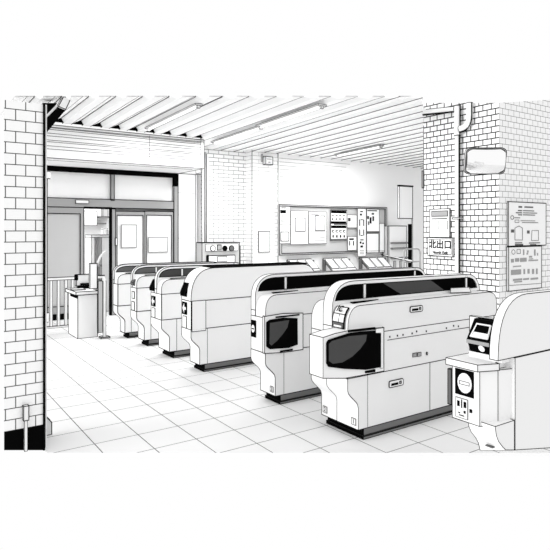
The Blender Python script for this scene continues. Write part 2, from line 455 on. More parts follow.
# pipes on the pillar's left face; heavy lines draw in their shadow sides
PR = PX - .045
t = thing('wall_downpipe', 'long white downpipe running down the right brick pillar', 'pipe', (PR, py_(457.3, PR), 0))
z_ = pz_(457, 128, PR); ztop = pz_(457, 106, PR)
b = MB(); b.tube([(0, 0, 0), (0, 0, z_)], .03, 12); b.line((.0, -.034, 0), (.0, -.034, z_), 2.2); b.line((0, .031, 0), (0, .031, z_), .8); b.build('pipe', WHITE, t, ink=0)
b = MB(); b.tube([(0, 0, z_ - .1), (0, 0, ztop)], .04, 12); b.line((0, -.044, z_), (0, -.044, ztop), 1.8); b.line((0, .04, z_), (0, .04, ztop), .8); b.build('junction', WHITE, t, ink=.8)
b = MB(); b.box(-.03, .05, -.055, .055, pz_(457, 219, PR), pz_(457, 219, PR) + .02); b.build('bracket', WHITE, t, ink=.8)
t2 = thing('branch_pipe', 'white pipe branching left round the top of the right brick pillar', 'pipe', (PR, 0, 0))
ya, yb = py_(455, PR), py_(421, PR)
za = pz_(455, 109, PR); zb2 = pz_(421, 113, PR)
pth = [(0, ya, za), (0, yb - .08, zb2)] + [(0, q[0], q[1]) for q in bez((yb - .08, zb2), (yb + .02, zb2), (yb + .02, zb2 + .12), 5)][1:] + [(0, yb + .02, pz_(421, 99, PR))]
b = MB(); b.tube(pth, .032, 12); b.line((-.01, ya, za - .034), (-.01, yb - .05, zb2 - .034), 2.2); b.line((-.01, ya, za + .032), (-.01, yb - .1, zb2 + .032), .7)
b.line((-.01, yb + .055, zb2 + .1), (-.01, yb + .055, pz_(421, 99, PR)), .8); b.build('pipe', WHITE, t2, ink=.7)
t3 = thing('elbow_pipe', 'white elbow pipe rising right of the downpipe on the brick pillar', 'pipe', (PR, 0, 0))
ya, yb = py_(460, PR), py_(469.5, PR)
za = pz_(460, 129, PR); zb2 = pz_(469.5, 124, PR)
pth = [(0, ya, za)] + [(0, q[0], q[1]) for q in bez((ya - .06, za + .01), (yb, za + .02), (yb, za + .15), 6)] + [(0, yb, pz_(469.5, 103, PR))]
b = MB(); b.tube(pth, .04, 12)
b.poly([(-.005, q[1] - .034, q[2] - .01) if i > 2 else (-.005, q[1] - .01, q[2] - .042) for i, q in enumerate(pth)], 2.2)
b.build('pipe', WHITE, t3, ink=.7)

# convex mirror by the pillar corner
mc = Vector((5.72, 4.02, 0)); dm = (465.5 + 504.5) / 2
dep = 6.35; u_ = (485 - CX) / F
mc = Vector((dep * (FX + u_ * RX), dep * (FY + u_ * RY), H + dep * (HY - 161) / F))
U = Vector((.80, -.60, 0)); N = Vector((-.60, -.80, 0))   # mirror's right-hand and facing directions
t = thing('traffic_mirror', 'rounded rectangular convex mirror on a bracket at the corner of the right brick pillar', 'mirror', mc)
TL = math.radians(16)
N3 = N * math.cos(TL) - Vector((0, 0, math.sin(TL))); V3 = Vector((0, 0, math.cos(TL))) + N * math.sin(TL)
def place(mb, o=Vector((0, 0, 0))):
    mb.v = [tuple(U * v[0] - N3 * v[1] + V3 * v[2] + o) for v in mb.v]
    mb.seg = [(tuple(U * a[0] - N * a[1] + Vector((0, 0, a[2]))), tuple(U * c[0] - N * c[1] + Vector((0, 0, c[2]))), w) for a, c, w in mb.seg]
    return mb
hw, hh = .225, .147
b = MB(); b.ring(rrect(-hw, hw, -hh, hh, .05), rrect(-hw + .014, hw - .014, -hh + .014, hh - .014, .04), 'y', -.02, .03); place(b).build('frame', LIGHT, t, ink=.9, ang=60)
b = MB(); n1, n2 = 16, 10
for i in range(n1 + 1):
    for j in range(n2 + 1):
        s1, s2 = -1 + 2 * i / n1, -1 + 2 * j / n2
        b.v.append(((hw - .012) * s1, .0 - .10 * (1 - .5 * s1 * s1 - .5 * s2 * s2), (hh - .012) * s2))
for i in range(n1):
    for j in range(n2):
        b.f.append([i * (n2 + 1) + j, (i + 1) * (n2 + 1) + j, (i + 1) * (n2 + 1) + j + 1, i * (n2 + 1) + j + 1]); b.m.append(0)
place(b).build('mirror_face', MIRROR, t, ink=0, smooth=True)
b = MB(); b.prism(rrect(-hw + .01, hw - .01, -hh + .01, hh - .01, .04), 'y', .012, .028); place(b).build('back_plate', LIGHT, t, ink=0)
b = MB(); tgt = Vector((PX + .03, PY + .06, mc.z)) - mc
b.tube([tuple(-N * .02), tuple(tgt)], .018, 8); b.build('bracket', MID, t, ink=0)

# wall plates on the pillar's left face
def plate_x(mb, x0, y0, x1, y1, t0=.0, th=.02, mi=0):
    x = PX - t0; xm, ym = (x0 + x1) / 2, (y0 + y1) / 2
    mb.box(x - th, x, py_(x0, x - th), py_(x1, x - th), pz_(xm, y1, x - th), pz_(xm, y0, x - th), mi)
t = thing('notice_plate', 'white notice plate with a grey header above the exit sign on the right pillar', 'sign', (0, 0, 0))
b = MB(); plate_x(b, 429.5, 209, 449.5, 237.3); b.build('plate', PAPER, t, ink=.9)
b = MB(); plate_x(b, 431.5, 211, 447.5, 216.3, .02, .004); b.build('header', MID, t, ink=.7)
b = MB(); plate_x(b, 431.5, 218.3, 447, 219.2, .02, .004); b.build('text_line', BLACK, t, ink=0)
b = MB(); plate_x(b, 438.5, 221, 447.5, 229, .02, .004); b.build('picture_box', PAPER, t, ink=.6, inkmat=SOFT)
t = thing('exit_sign', 'white framed north exit sign in Japanese on the right brick pillar', 'sign', (0, 0, 0))
b = MB(); plate_x(b, 427.8, 237.8, 452.6, 256.3, .0, .03); b.build('plate', PAPER, t, ink=.9)
xs = PX - .032
b = MB(); q = [(xs, py_(a, xs), pz_(a, c, xs)) for a, c in ((429.3, 239.3), (451.2, 239), (451.2, 254.6), (429.3, 255))]
b.poly(q, .6, True); b.build('border', SOFT, t, ink=0)
b = MB(); wch = (py_(430, xs) - py_(450.5, xs))
b.text('北出口', (xs, (py_(430, xs) + py_(450.5, xs)) / 2, pz_(440, 245, xs)), (0, -1, 0), (0, 0, 1), wch / 3 * 1.1, bold=.003, ext=.003)
b.text('North Exit', (xs, (py_(430, xs) + py_(450.5, xs)) / 2, pz_(440, 252.6, xs)), (0, -1, 0), (0, 0, 1), .058, bold=.002, ext=.003)
b.build('lettering', BLACK, t, ink=0)

# notice boards on the grey right face
def on_face(px, py, y=PY): return onY(px, py, y)
def plate_y(mb, x0, y0, x1, y1, y=PY, th=.02, mi=0):
    yy = y - th; xm = (x0 + x1) / 2
    a = onY(x0, y0, yy); c = onY(x1, y1, yy); z1 = onY(xm, y0, yy)[1]; z0_ = onY(xm, y1, yy)[1]
    mb.box(a[0], c[0], yy, y, z0_, z1, mi)
def marks(mb, rows, y, mi=0):
    for x0, y0, x1, y1 in rows:
        a = onY(x0, y0, y); c = onY(x1, y1, y)
        mb.box(a[0], c[0], y - .003, y, min(a[1], c[1]), max(a[1], c[1]), mi)
t = thing('notice_board', 'upper large notice board with printed lines on the right pillar', 'notice board', (0, 0, 0), 'notice boards on the right pillar')
b = MB(); plate_y(b, 508.5, 202.5, 546, 245.6); b.build('board', PAPER, t, ink=.9)
b = MB(); ym = PY - .021
marks(b, [(518.5, 206, 522, 207.8), (524.5, 206.3, 533, 208), (518, 210, 522, 211.2), (523, 210.2, 534, 211.4), (516, 212.2, 522, 213.4), (523, 212.4, 537, 213.6),
          (518, 214.3, 522, 215.4), (523, 214.4, 535, 215.6), (514.5, 217.4, 520, 218.2), (520.5, 220.4, 535, 221.2), (522, 222.2, 538, 223),
          (511, 229.5, 514, 232.5), (527, 230.5, 529.5, 233.5), (515, 242.4, 522, 243.2), (515, 244, 523, 245.3), (529, 242.6, 540, 243.2), (530, 244.2, 536, 245.2)], ym)
b.build('printing', DARK, t, ink=0)
b = MB()
def oy(px, py, y=ym - .002): x, z = onY(px, py, y); return (x, y, z)
b.poly([oy(*q) for q in ((515, 240), (515, 228), (519, 226), (522.5, 228), (522.5, 240))], .6, True)
b.poly([oy(*q) for q in ((532, 230.5), (538.5, 230.5), (538.5, 240.5), (531.5, 240.5))], .5, True)
b.poly([oy(512.3 + 1.6 * math.cos(a * .785), 217.5 + 2 * math.sin(a * .785)) for a in range(8)], .6, True)
b.poly([oy(*q) for q in ((515, 220), (519, 220), (519, 222.5), (515, 222.5))], .5, True)
b.build('pictogram', SOFT, t, ink=0, inkmat=SOFT)
t = thing('notice_board', 'lower framed notice board with small pictures on the right pillar', 'notice board', (0, 0, 0), 'notice boards on the right pillar')
b = MB(); plate_y(b, 508.7, 246.6, 541.5, 289.5, th=.03); b.build('board', PAPER, t, ink=.9)
ym2 = PY - .031
b = MB()
marks(b, [(523, 249.5, 524.2, 255), (527, 250.5, 528.5, 252.5), (526.5, 253, 528, 254.5), (534, 249.5, 535.5, 255.5), (537, 253, 538, 255.5), (529, 256, 532, 257.5),
          (511, 259, 513.8, 262.4), (515, 258.2, 519, 261.6), (520, 258, 526.5, 261.5), (528.5, 260, 538, 260.7), (529, 258.6, 533, 259.2),
          (513, 266, 521, 266.6), (511, 270, 521, 274.3), (523.5, 269, 525, 274), (527.5, 269, 529.5, 273.5), (532, 269, 534, 273.8), (536, 268.6, 537.5, 274),
          (513, 279, 522, 280.2), (523, 278.4, 529, 279.6), (530.5, 278, 538, 279.2), (514, 281.5, 522, 282)], ym2)
b.build('printing', MID, t, ink=0)
b = MB()
b.poly([oy(513.5 + 1.8 * math.cos(a * .785), 252 + 2.4 * math.sin(a * .785), ym2 - .002) for a in range(8)], .5, True)
b.poly([oy(*q, ym2 - .002) for q in ((517, 249.5), (520.5, 249.5), (520.5, 253.5), (517, 253.5))], .5, True)
b.line(oy(509.5, 285.5, ym2 - .002), oy(541, 283.4, ym2 - .002), .5)
b.build('pictogram', SOFT, t, ink=0, inkmat=SOFT)
# dark strip at the pillar's far edge
b = MB(); b.box(PX - .02, PX, py_(424, PX), py_(422.8, PX), pz_(423, 188), pz_(423, 171))
tag(b.build('edge_strip', MID, ink=.8), 'narrow dark strip at the far edge of the right brick pillar', 'strip')

# ------------------------------------------------------------------ fluorescent lights
def lamp(x, y0, y1, label, w=.13, energy=0):
    z = zc(x, (y0 + y1) / 2) - .012
    t = thing('ceiling_light', label, 'ceiling light', (x, (y0 + y1) / 2, z), 'fluorescent ceiling lights')
    h = (y1 - y0) / 2
    sl = -.028
    b = MB(); b.box(-w / 2, w / 2, -h, h, -.018, 0)
    b.v = [(v[0], v[1], v[2] + sl * v[1]) for v in b.v]
    b.build('housing', WHITE, t, ink=.6, inkmat=SOFT)
    b = MB(); b.tube([(0, -h + .04, -.034 + sl * (-h)), (0, h - .04, -.034 + sl * h)], .013, 8); b.build('tube', TUBE, t, ink=0)
    for s_ in (-1, 1):
        b = MB(); yy = s_ * (h - .02); b.box(-.02, .02, yy - .015, yy + .015, -.05 + sl * yy, -.018 + sl * yy); b.build('socket', WHITE, t, ink=.6, inkmat=SOFT)
    if energy:
        L = bpy.data.lights.new('tube_light', 'AREA'); L.shape = 'RECTANGLE'; L.size = .12; L.size_y = y1 - y0; L.energy = energy
        o = bpy.data.objects.new('tube_light', L); C.objects.link(o); o.parent = t; o.location = (0, 0, -.07)
def cpos(px, py):
    x, y = 5, 7
    for _ in range(20):
        x, y = onZ(px, py, zc(x, y))
    return x, y
def lamp_px(p, q, label, w, e):
    a, c = cpos(*p), cpos(*q); x = (a[0] + c[0]) / 2
    lamp(x, min(a[1], c[1]), max(a[1], c[1]), label, w, e)
E0 = 36
lamp_px((147, 127), (200, 103), 'slim double strip light above the soffit end over the glass doors', .10, E0)
lamp_px((213, 141), (262, 125), 'strip light nearest the recessed brick wall, right of the soffit', .10, E0)
lamp_px((262, 125), (320, 103), 'bright strip light crossing the upper middle of the ceiling', .14, E0)
lamp_px((338, 154), (380, 144), 'faint short strip light far back on the right of the ceiling', .10, E0 * 1.5)

# ================================================================== TICKET GATES
LEG = [(-.05, .078), (-.05, .235), (-.058, .262), (-.075, .282), (-.125, .33), (-.143, .352), (-.15, .375), (-.15, .455)]
def gate(X0, Y0, w, L, label, hoodY, hood='panes', zt=1.10, zbody=.945, side=PALE, front=WHITE, arrow=None, screen=None, num=None, loc_z=0, clip=None, pane_mat=BLACK, zs=.75):
    t = thing('ticket_gate', label, 'ticket gate', (X0, Y0, 0), 'ticket gates in a row')
    e = L - .06
    # plinth with a stepped kick strip
    if clip is None:
        b = MB(); b.box(.0, e, .0, w, 0, .022, 0); b.box(.012, e - .01, .012, w - .012, .022, .078, 0)
        b.line((0, -.002, .022), (e, -.002, .022), 1.3); b.build('plinth', mat('plinth_rubber', .22), t, ink=1.0)
        b = MB(); b.box(-.004, .0, -.001, w, 0, .02, 0); b.box(.004, .012, .008, w - .008, .026, .079, 0); b.build('plinth_front', BLACK, t, ink=0)
    # lower body: leaning leg front; two outlines so the front stays white while the sides carry their own panel
    poly = LEG + [(e, .455), (e, .078)]
    if clip:
        poly = [(-.05, clip(X0 - .05)), (-.05, .262), (-.075, .282), (-.125, .33), (-.143, .352), (-.15, .375), (-.15, .455), (L, .455), (L, max(.0, clip(X0 + L)))]
    b = MB(); b.prism(poly, 'y', .0, w, 0, cap=1)
    xs_ = .04 if clip is None else .155
    b.line((xs_, -.001, .455), (xs_, -.001, .08 if not clip else clip(X0 + xs_)), .5)
    if w > .35:
        pl = [(p[0] - .001, w * .56, p[1]) for p in LEG]; b.poly(pl, .7)
        b.line((.705, -.001, .078), (.705, -.001, .455), .8)
    b.build('lower_body', [front, side], t, ink=.9, ang=50)
    # upper body
    b = MB(); b.box(-.145, e + .01, .0, w, .455, zs, 1)
    b.box(-.149, -.145, .0, w, .455, zs, 0)
    if w > .35:
        b.line((.24, -.001, .682), (e, -.001, .682), .7)
        for xx in (.26, .34, .40, .50, .55, .66, .9, .99, 1.05): b.box(t_ := xx, t_ + .006, -.002, .0, .70 + .01 * ((xx * 50) % 2 > 1), .708 + .01 * ((xx * 50) % 2 > 1), 2)
    b.build('upper_body', [front, side, DARK], t, ink=.8, ang=50)
    # top cover with rounded front and back
    if hood == 'solid':
        arc = bez((-.15, zs), (-.15, zt), (.12, zt), 10)[1:]
        end = bez((e + .06 - .22, zt - .005), (e + .06, zt - .01), (e + .06, zs), 8)
        ya, yb = (0, w) if clip is None else (0, .052)
        b = MB(); b.prism([(-.15, zs)] + arc + end, 'y', ya, yb, 0, cap=1)
        if clip is None:
            b.box(.10, e - .1, ya + .0, yb, zt, zt + .008, 2)
        b.build('solid_hood', [front, side, BLACK], t, ink=.9, ang=50)
    else:
        zb = zbody
        arc = bez((-.148, zs + .05), (-.148, zb), (-.03, zb), 8)
        end = bez((e - .06, zb), (e + .05, zb - .005), (e + .055, zb - .1), 5)
        poly = [(-.148, zs)] + arc + end + [(e + .055, zs)]
        b = MB()
        b.prism(poly, 'y', 0, w, 0, cap=1)
        b.build('top_cover', [front, side], t, ink=.8, ang=50)
        # hood: a rounded loop frame standing along the gate
        h0, h1 = hoodY
        he = e + .02
        n = 8
        out = [(-.152, zs)] + bez((-.152, .90), (-.152, zt), (.06, zt), n) + bez((he - .14, zt - .012), (he, zt - .02), (he + .03, zb - .005), n)
        T = .028
        zin = zb + .022
        inn = [(-.124, zin)] + bez((-.118, zin + .01), (-.10, zt - T), (.06, zt - T), n) + bez((he - .15, zt - T - .012), (he - .03, zt - T - .02), (he - .015, zin), n)
        # frame as ring: lower edge runs along the body top
        out2 = [(-.152, .80)] + out[1:]
        b = MB(); b.ring(out2, inn, 'y', h0, h1); 
        b.box(-.152, -.09, h0, h1, zs, .80)
        hf = b.build('hood_frame', front, t, ink=.85, ang=40)
        ym_ = (h0 + h1) / 2
        dv = [.17, he - .16]
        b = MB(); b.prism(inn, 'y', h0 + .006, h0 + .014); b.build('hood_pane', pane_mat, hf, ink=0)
        for xd in dv:
            b = MB(); b.box(xd - .012, xd + .012, h0 + .001, h0 + .006, zin - .01, zt - T + .004); b.build('hood_divider', front, hf, ink=.5, inkmat=SOFT)
        b = MB(); b.prism([(-.02, h0 - .075), (.13, h0 - .055), (.30, h0 - .012), (.01, h0 - .012)], 'z', zb - .004, zb + .006); b.build('top_slot', BLACK, t, ink=0)
    if arrow:
        y0, y1, z0, z1, kind = arrow
        b = MB(); b.box(-.158, -.149, y0, y1, z0, z1, 0)
        yc, zc2, r = (y0 + y1) / 2, (z0 + z1) / 2, min(y1 - y0, z1 - z0) * .36
        if kind == 'dot':
            b.prism([(yc + r * math.cos(a * .5236), zc2 + r * 1.3 * math.sin(a * .5236)) for a in range(12)], 'x', -.161, -.158, 1)
            b.box(-.163, -.161, yc - r * .75, yc + r * .75, zc2 - .005, zc2 + .005, 0)
        else:
            b.prism([(yc + r, zc2), (yc, zc2 + r * 1.3), (yc, zc2 - r * 1.3)], 'x', -.161, -.158, 1)
            b.box(-.161, -.158, yc - r, yc, zc2 - .014, zc2 + .014, 1)
        b.build('direction_sign', [BLACK, PAPER], t, ink=0)
    if num:
        for s_, yy in num:
            b = MB(); b.box(-.054, -.0505, yy - .022, yy + .022, .105, .15, 0); b.text(s_, (-.0545, yy, .1275), (0, -1, 0), (0, 0, 1), .042, 1, bold=.001)
            b.build('number_label', [PALE, BLACK], t, ink=.8, inkmat=SOFT)
    return t

def reader(t, y0, y1, z0=.80, z1=.90, m=BLACK):
    b = MB()
    b.prism([(-.152, z0), (-.17, z0 + .005), (-.175, z0 + .04), (-.13, z1), (-.10, z1)], 'y', y0, y1)
    b.build('ticket_slot', m, t, ink=.6)

# far gates, left to right
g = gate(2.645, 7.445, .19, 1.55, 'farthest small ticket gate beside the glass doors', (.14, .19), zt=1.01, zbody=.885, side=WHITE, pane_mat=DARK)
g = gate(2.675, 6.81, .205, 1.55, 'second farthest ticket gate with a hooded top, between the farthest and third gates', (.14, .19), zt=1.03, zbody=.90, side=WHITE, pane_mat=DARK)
b = MB(); b.box(-.156, -.149, .07, .14, .61, .70); b.build('sign_panel', PAPER, g, ink=.8)
b = MB(); b.box(-.156, -.149, .07, .15, .46, .57); b.build('sign_panel', PAPER, g, ink=.8)
reader(g, .06, .15, .78, .86, DARK)
g = gate(2.672, 6.01, .31, 1.55, 'third farthest ticket gate, just left of the solid white one', (.13, .19), zt=1.055, zbody=.915, side=WHITE, pane_mat=SMOKE_GLARE, arrow=(.17, .28, .59, .71, 'arrow'))
reader(g, .20, .30, .77, .90)
b = MB(); b.box(-.156, -.149, .18, .26, .46, .57); b.build('sign_panel', PAPER, g, ink=.6)
g = gate(2.68, 5.253, .225, 1.52, 'plain white ticket gate with a solid rounded hood and no windows', (.1, .2), hood='solid', zt=1.088, side=WHITE, arrow=(.09, .20, .60, .73, 'arrow'))
reader(g, .10, .21, .79, .93)
b = MB(); b.box(-.156, -.149, .10, .18, .46, .58); b.build('sign_panel', PAPER, g, ink=.6)
b = MB(); b.box(-.14, .02, -.004, .0, .435, .752); b.build('side_panel', PAPER, g, ink=.7)

# fifth gate: screen on the side
def pxz(g, pts, y): return [(q[0] - g.location.x, q[1]) for q in (onY(p[0], p[1], y) for p in pts)]
def side_screen(g, house, screen, glare, y0, depth_in, x1):
    """house, screen, inlay: outlines on the gate's near side; y0 how far the housing stands out"""
    Y = g.location.y
    b = MB(); b.prism(pxz(g, house, Y - y0), 'y', -y0, depth_in); b.build('screen_housing', WHITE, g, ink=.9, ang=35)
    b = MB(); b.prism(pxz(g, screen, Y - y0 - .01), 'y', -y0 - .01, -y0); fs = b.build('flap_screen', BLACK, g, ink=0)
    b = MB(); b.prism(pxz(g, glare, Y - y0 - .012), 'y', -y0 - .012, -y0 - .01); b.build('screen_glare', SMOKE_GLARE, fs, ink=0)  # grey patch painted on the black screen as its reflection
g = gate(2.72, 3.912, .228, 2.06, 'ticket gate with a black side screen and round sign, second from the front', (.155, .222), zt=1.10, zbody=.94, side=PALE, arrow=(.145, .215, .565, .71, 'dot'), num=[('2', .05)])
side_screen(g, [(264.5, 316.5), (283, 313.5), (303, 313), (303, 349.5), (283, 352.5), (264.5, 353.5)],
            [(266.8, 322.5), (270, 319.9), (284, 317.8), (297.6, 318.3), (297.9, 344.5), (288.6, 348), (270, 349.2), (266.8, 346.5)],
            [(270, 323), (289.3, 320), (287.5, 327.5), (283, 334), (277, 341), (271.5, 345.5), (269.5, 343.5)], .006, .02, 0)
b = MB(); b.box(-.05, .2, -.012, -.006, .745, .757); b.build('flap_rail', BLACK, g, ink=0)
b = MB(); b.prism(pxz(g, [(281, 351), (293.5, 349), (293.5, 350.5), (281, 352.5)], 3.89), 'y', -.014, .0); b.build('flap_rail', BLACK, g, ink=0)

# sixth gate: the large double one in the centre foreground
g6 = gate(2.755, 2.922, .41, 1.58, 'large double ticket gate in the centre foreground with a wide black side screen', (.165, .265), zt=1.115, zbody=.958, side=PALE, num=[('2', .365), ('1', -.0 + .045)])
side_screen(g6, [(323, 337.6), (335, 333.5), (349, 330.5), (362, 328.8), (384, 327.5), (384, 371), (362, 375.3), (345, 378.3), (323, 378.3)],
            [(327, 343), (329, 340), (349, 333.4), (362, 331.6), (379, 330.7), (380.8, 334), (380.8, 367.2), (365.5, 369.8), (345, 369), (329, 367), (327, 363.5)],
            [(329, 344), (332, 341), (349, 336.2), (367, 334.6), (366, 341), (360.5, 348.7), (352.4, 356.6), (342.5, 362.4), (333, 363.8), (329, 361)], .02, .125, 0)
b = MB(); b.prism(pxz(g6, [(349, 330.2), (375.5, 327.2), (375.5, 329.5), (349, 332.3)], 2.89), 'y', -.032, -.02); b.build('flap_rail', BLACK, g6, ink=0)
b = MB(); b.prism(pxz(g6, [(366, 371.5), (375.5, 369.5), (375.5, 372), (366, 373.3)], 2.89), 'y', -.032, -.02); b.build('flap_rail', BLACK, g6, ink=0)
b = MB(); b.prism(pxz(g6, [(376, 329), (383.5, 328), (383.5, 368), (381.2, 368.5), (381.2, 333), (376, 333)], 2.89), 'y', -.0305, -.02); b.build('flap_post', PAPER, g6, ink=.4, inkmat=SOFT)

# curved card reader plate with IC lettering
A = bez((-.148, .80), (-.148, .958), (-.03, .958), 8)
b = MB(); yl, yr = .035, .158
seg = A[0:6]
def off(i):
    p0, p1 = seg[max(i - 1, 0)], seg[min(i + 1, 5)]
    n = Vector((-(p1[1] - p0[1]), 0, p1[0] - p0[0])).normalized() * .009
    return seg[i][0] + n.x, seg[i][1] + n.z
for i in range(len(seg) - 1):
    (xa, za), (xb, zb_) = off(i), off(i + 1); n = Vector((0, 0, 0))
    mi = (1, 0, 0, 0, 0)[i]
    b.face([(xa + n.x, yr, za + n.z), (xa + n.x, yl, za + n.z), (xb + n.x, yl, zb_ + n.z), (xb + n.x, yr, zb_ + n.z)], mi)
cr6 = b.build('card_reader', [PAPER, DARK], g6, ink=1.0, ang=80)
b = MB()
(xa, za), (xb, zb_) = seg[3], seg[4]
vv = Vector((xb - xa, 0, zb_ - za)).normalized()
vv = Vector((seg[5][0] - seg[3][0], 0, seg[5][1] - seg[3][1])).normalized()
b.text('IC', (seg[4][0] - .002, .095, seg[4][1] + .002), (0, -1, 0), tuple(vv), .066, bold=.0022, ext=.019)
def rp(y, f_, o=.010):
    i = min(int(f_), 4); q = f_ - i; p0, p1 = seg[i], seg[i + 1]
    n = Vector((-(p1[1] - p0[1]), 0, p1[0] - p0[0])).normalized() * o
    return (p0[0] + (p1[0] - p0[0]) * q + n.x, y, p0[1] + (p1[1] - p0[1]) * q + n.z)
for f_ in (1.0, 2.9): b.line(rp(yl, f_), rp(yr, f_), 1.0)
b.line(rp(.093, 1.0), rp(.093, 2.9), .9)
for i in range(5): b.line(rp(yl - .002, i * .98), rp(yl - .002, (i + 1) * .98), 2.4)
b.build('reader_marking', BLACK, cr6, ink=0)
b = MB(); b.box(-.165, -.157, .055, .13, .806, .818); b.build('ticket_slot', PAPER, g6, ink=0)
# side locks and vents
def side_px(px, py): x, z = onY(px, py, 2.915); return x - 2.755, z
def lock(x0, y0, x1, y1):
    a, c = side_px(x0, y1), side_px(x1, y0)
    b = MB(); b.prism(rrect(a[0], c[0], a[1], c[1], .012), 'y', -.006, .0, 0)
    w_, h_ = c[0] - a[0], c[1] - a[1]
    b.box(a[0] + w_ * .15, a[0] + w_ * .6, -.009, -.006, a[1] + h_ * .3, a[1] + h_ * .55, 1)
    b.box(a[0] + w_ * .72, a[0] + w_ * .84, -.009, -.006, a[1] + h_ * .35, a[1] + h_ * .7, 2)
    b.build('side_lock', [PAPER, BLACK, MID], g6, ink=.8, ang=50)
lock(410.5, 305.5, 422.8, 312.5); lock(389.5, 378.5, 403.5, 388)
for q in ((413.2, 352.8, 417, 357.3), (417.8, 352.2, 421.6, 356.7)):
    a, c = side_px(q[0], q[3]), side_px(q[2], q[1])
    b = MB(); b.box(a[0], c[0], -.004, 0, a[1], c[1])
    b.build('vent', MID, g6, ink=.5)
a = side_px(427.3, 353.6)
b = MB(); b.prism([(a[0] + .007 * math.cos(k * .785), a[1] + .011 * math.sin(k * .785)) for k in range(8)], 'y', -.006, 0); b.build('keyhole', LIGHT, g6, ink=.8)
# a folded sheet on top at the far end
b = MB()
q0 = onZ(447, 291, 1.0)
b.face([(1.08, .10, .968), (1.26, .03, .968), (1.33, .10, .996), (1.15, .15, .996)]); b.face([(1.15, .15, .994), (1.33, .10, .994), (1.26, .03, .966), (1.08, .10, .966)])
b.v = [(v[0] + 2.755, v[1] + 2.922, v[2]) for v in b.v]
tag(b.build('paper_sheet', PAPER, ink=.6, inkmat=SOFT), 'white folded sheet lying on the far end of the large central gate', 'paper')
# sloping grey patch: a reflection painted onto the black hood pane
b = MB(); b.prism([(.56, .985), (1.08, .985), (.90, 1.083), (.36, 1.083)], 'y', .166, .170); b.build('pane_glare', SMOKE_GLARE, g6, ink=0)

# seventh gate: cropped at the right edge
ZC = lambda x, y: 1.5 - 221 / F * (x * FX + y * FY)
clip = lambda x: -.2
g7 = gate(2.785, 1.77, .30, 1.6, 'nearest ticket gate at the right edge, with black card reader and round sign', (0, .08), hood='solid', zt=1.14, side=PALE, clip=clip, zs=.803)
for c_ in list(g7.children):
    if c_.name.startswith(('lower_body', 'upper_body')): bpy.data.objects.remove(c_)
def R(x, y): return x - 2.785, y - 1.77
def low(mb):
    mb.v = [(v[0], v[1], max(v[2], 0, ZC(v[0] + 2.785, v[1] + 1.77))) for v in mb.v]
    return mb
xa = 2.61
leg = [(xa + .11, -.2), (xa + .095, .30), (xa + .07, .335), (xa + .03, .375), (xa + .01, .41), (xa, .46), (xa + .172, .46), (xa + .172, -.2)]
b = MB(); b.prism([(p[0] - 2.785, p[1]) for p in leg], 'y', .0, .17, 0, cap=1); low(b).build('leg', [WHITE, PALE], g7, ink=.9, ang=50)
b = MB(); b.prism([(.005, -.2), (.005, .798), (1.6, .798), (1.6, -.2)], 'y', .0, .19, 1); low(b).build('body', [WHITE, PALE], g7, ink=.8)
pl = [R(2.6, 2.035), R(2.6, 1.857), R(2.70, 1.814), R(2.80, 1.788), R(2.80, 2.035)]
b = MB(); b.prism(pl, 'z', .437, .735, 0); b.line((pl[2][0], pl[2][1], .437), (pl[2][0], pl[2][1], .735), .9); b.build('coin_box', WHITE, g7, ink=.9)
b = MB(); b.prism([R(2.575, 2.06), R(2.575, 1.852), R(2.70, 1.806), R(2.70, 1.83), R(2.81, 1.83), R(2.81, 2.06)], 'z', .735, .772, 0); b.build('shelf', WHITE, g7, ink=.9)
b = MB(); b.prism([(.085, .772), (.31, .772), (.31, .985), (.085, .985)], 'x', .03, .06, 0); b.build('reader_panel', WHITE, g7, ink=.9)
b = MB(); b.box(-.07, .02, .03, .24, .772, .803); b.build('neck', WHITE, g7, ink=0)
# card reader: leaning black block with a framed window and a white disc
def fx(px, py, x): y, z = onX(px, py, x); return y - 1.77, z
t7 = -.06
ya, yb = fx(468.5, 340, 2.70)[0], fx(491, 340, 2.70)[0]
b = MB(); b.prism([(-.065, .80), (-.10, .875), (-.03, .985), (.03, .985), (.03, .80)], 'y', yb, ya, 0); b.build('card_reader', BLACK, g7, ink=.6, ang=20)
cr = bpy.data.objects[[o.name for o in g7.children if o.name.startswith('card_reader')][0]]
b = MB(); sl = Vector((.07, 0, .105)).normalized()
def sp(y, s_, o=.004): n = Vector((-.105, 0, .07)).normalized(); return (-.10 + sl.x * s_ + n.x * o, y, .875 + sl.z * s_ + n.z * o)
yw0, yw1 = ya - .018, yb + .018
outer = [sp(yw0, .02), sp(yw1, .02), sp(yw1 + .01, .1), sp(yw0 - .01, .1)]; 
b.poly(outer, 1.8, True)
b.face([sp(yw0 - .005, .025, .003), sp(yw1 + .005, .025, .003), sp(yw1 + .01, .05, .003), sp(yw0 - .01, .05, .003)]); b.build('reader_window', PAPER, cr, ink=0, inkmat=PAPER)
b = MB(); s2 = Vector((-.035, 0, .085)).normalized(); n2_ = Vector((-.085, 0, -.035)).normalized()
yc = (ya + yb) / 2 - .015
dsc = [(-.0865 + s2.x * (.02 * math.sin(k * .5236)) + n2_.x * .003, yc + .02 * math.cos(k * .5236), .835 + s2.z * (.02 * math.sin(k * .5236)) + n2_.z * .003) for k in range(12)]
b.face(dsc); b.face([(p[0] + .002, p[1], p[2]) for p in dsc][::-1]); b.build('reader_disc', PAPER, cr, ink=0)
b = MB(); b.box(-.105, -.1, yb, ya, .855, .875); b.build('reader_band', MID, cr, ink=0)
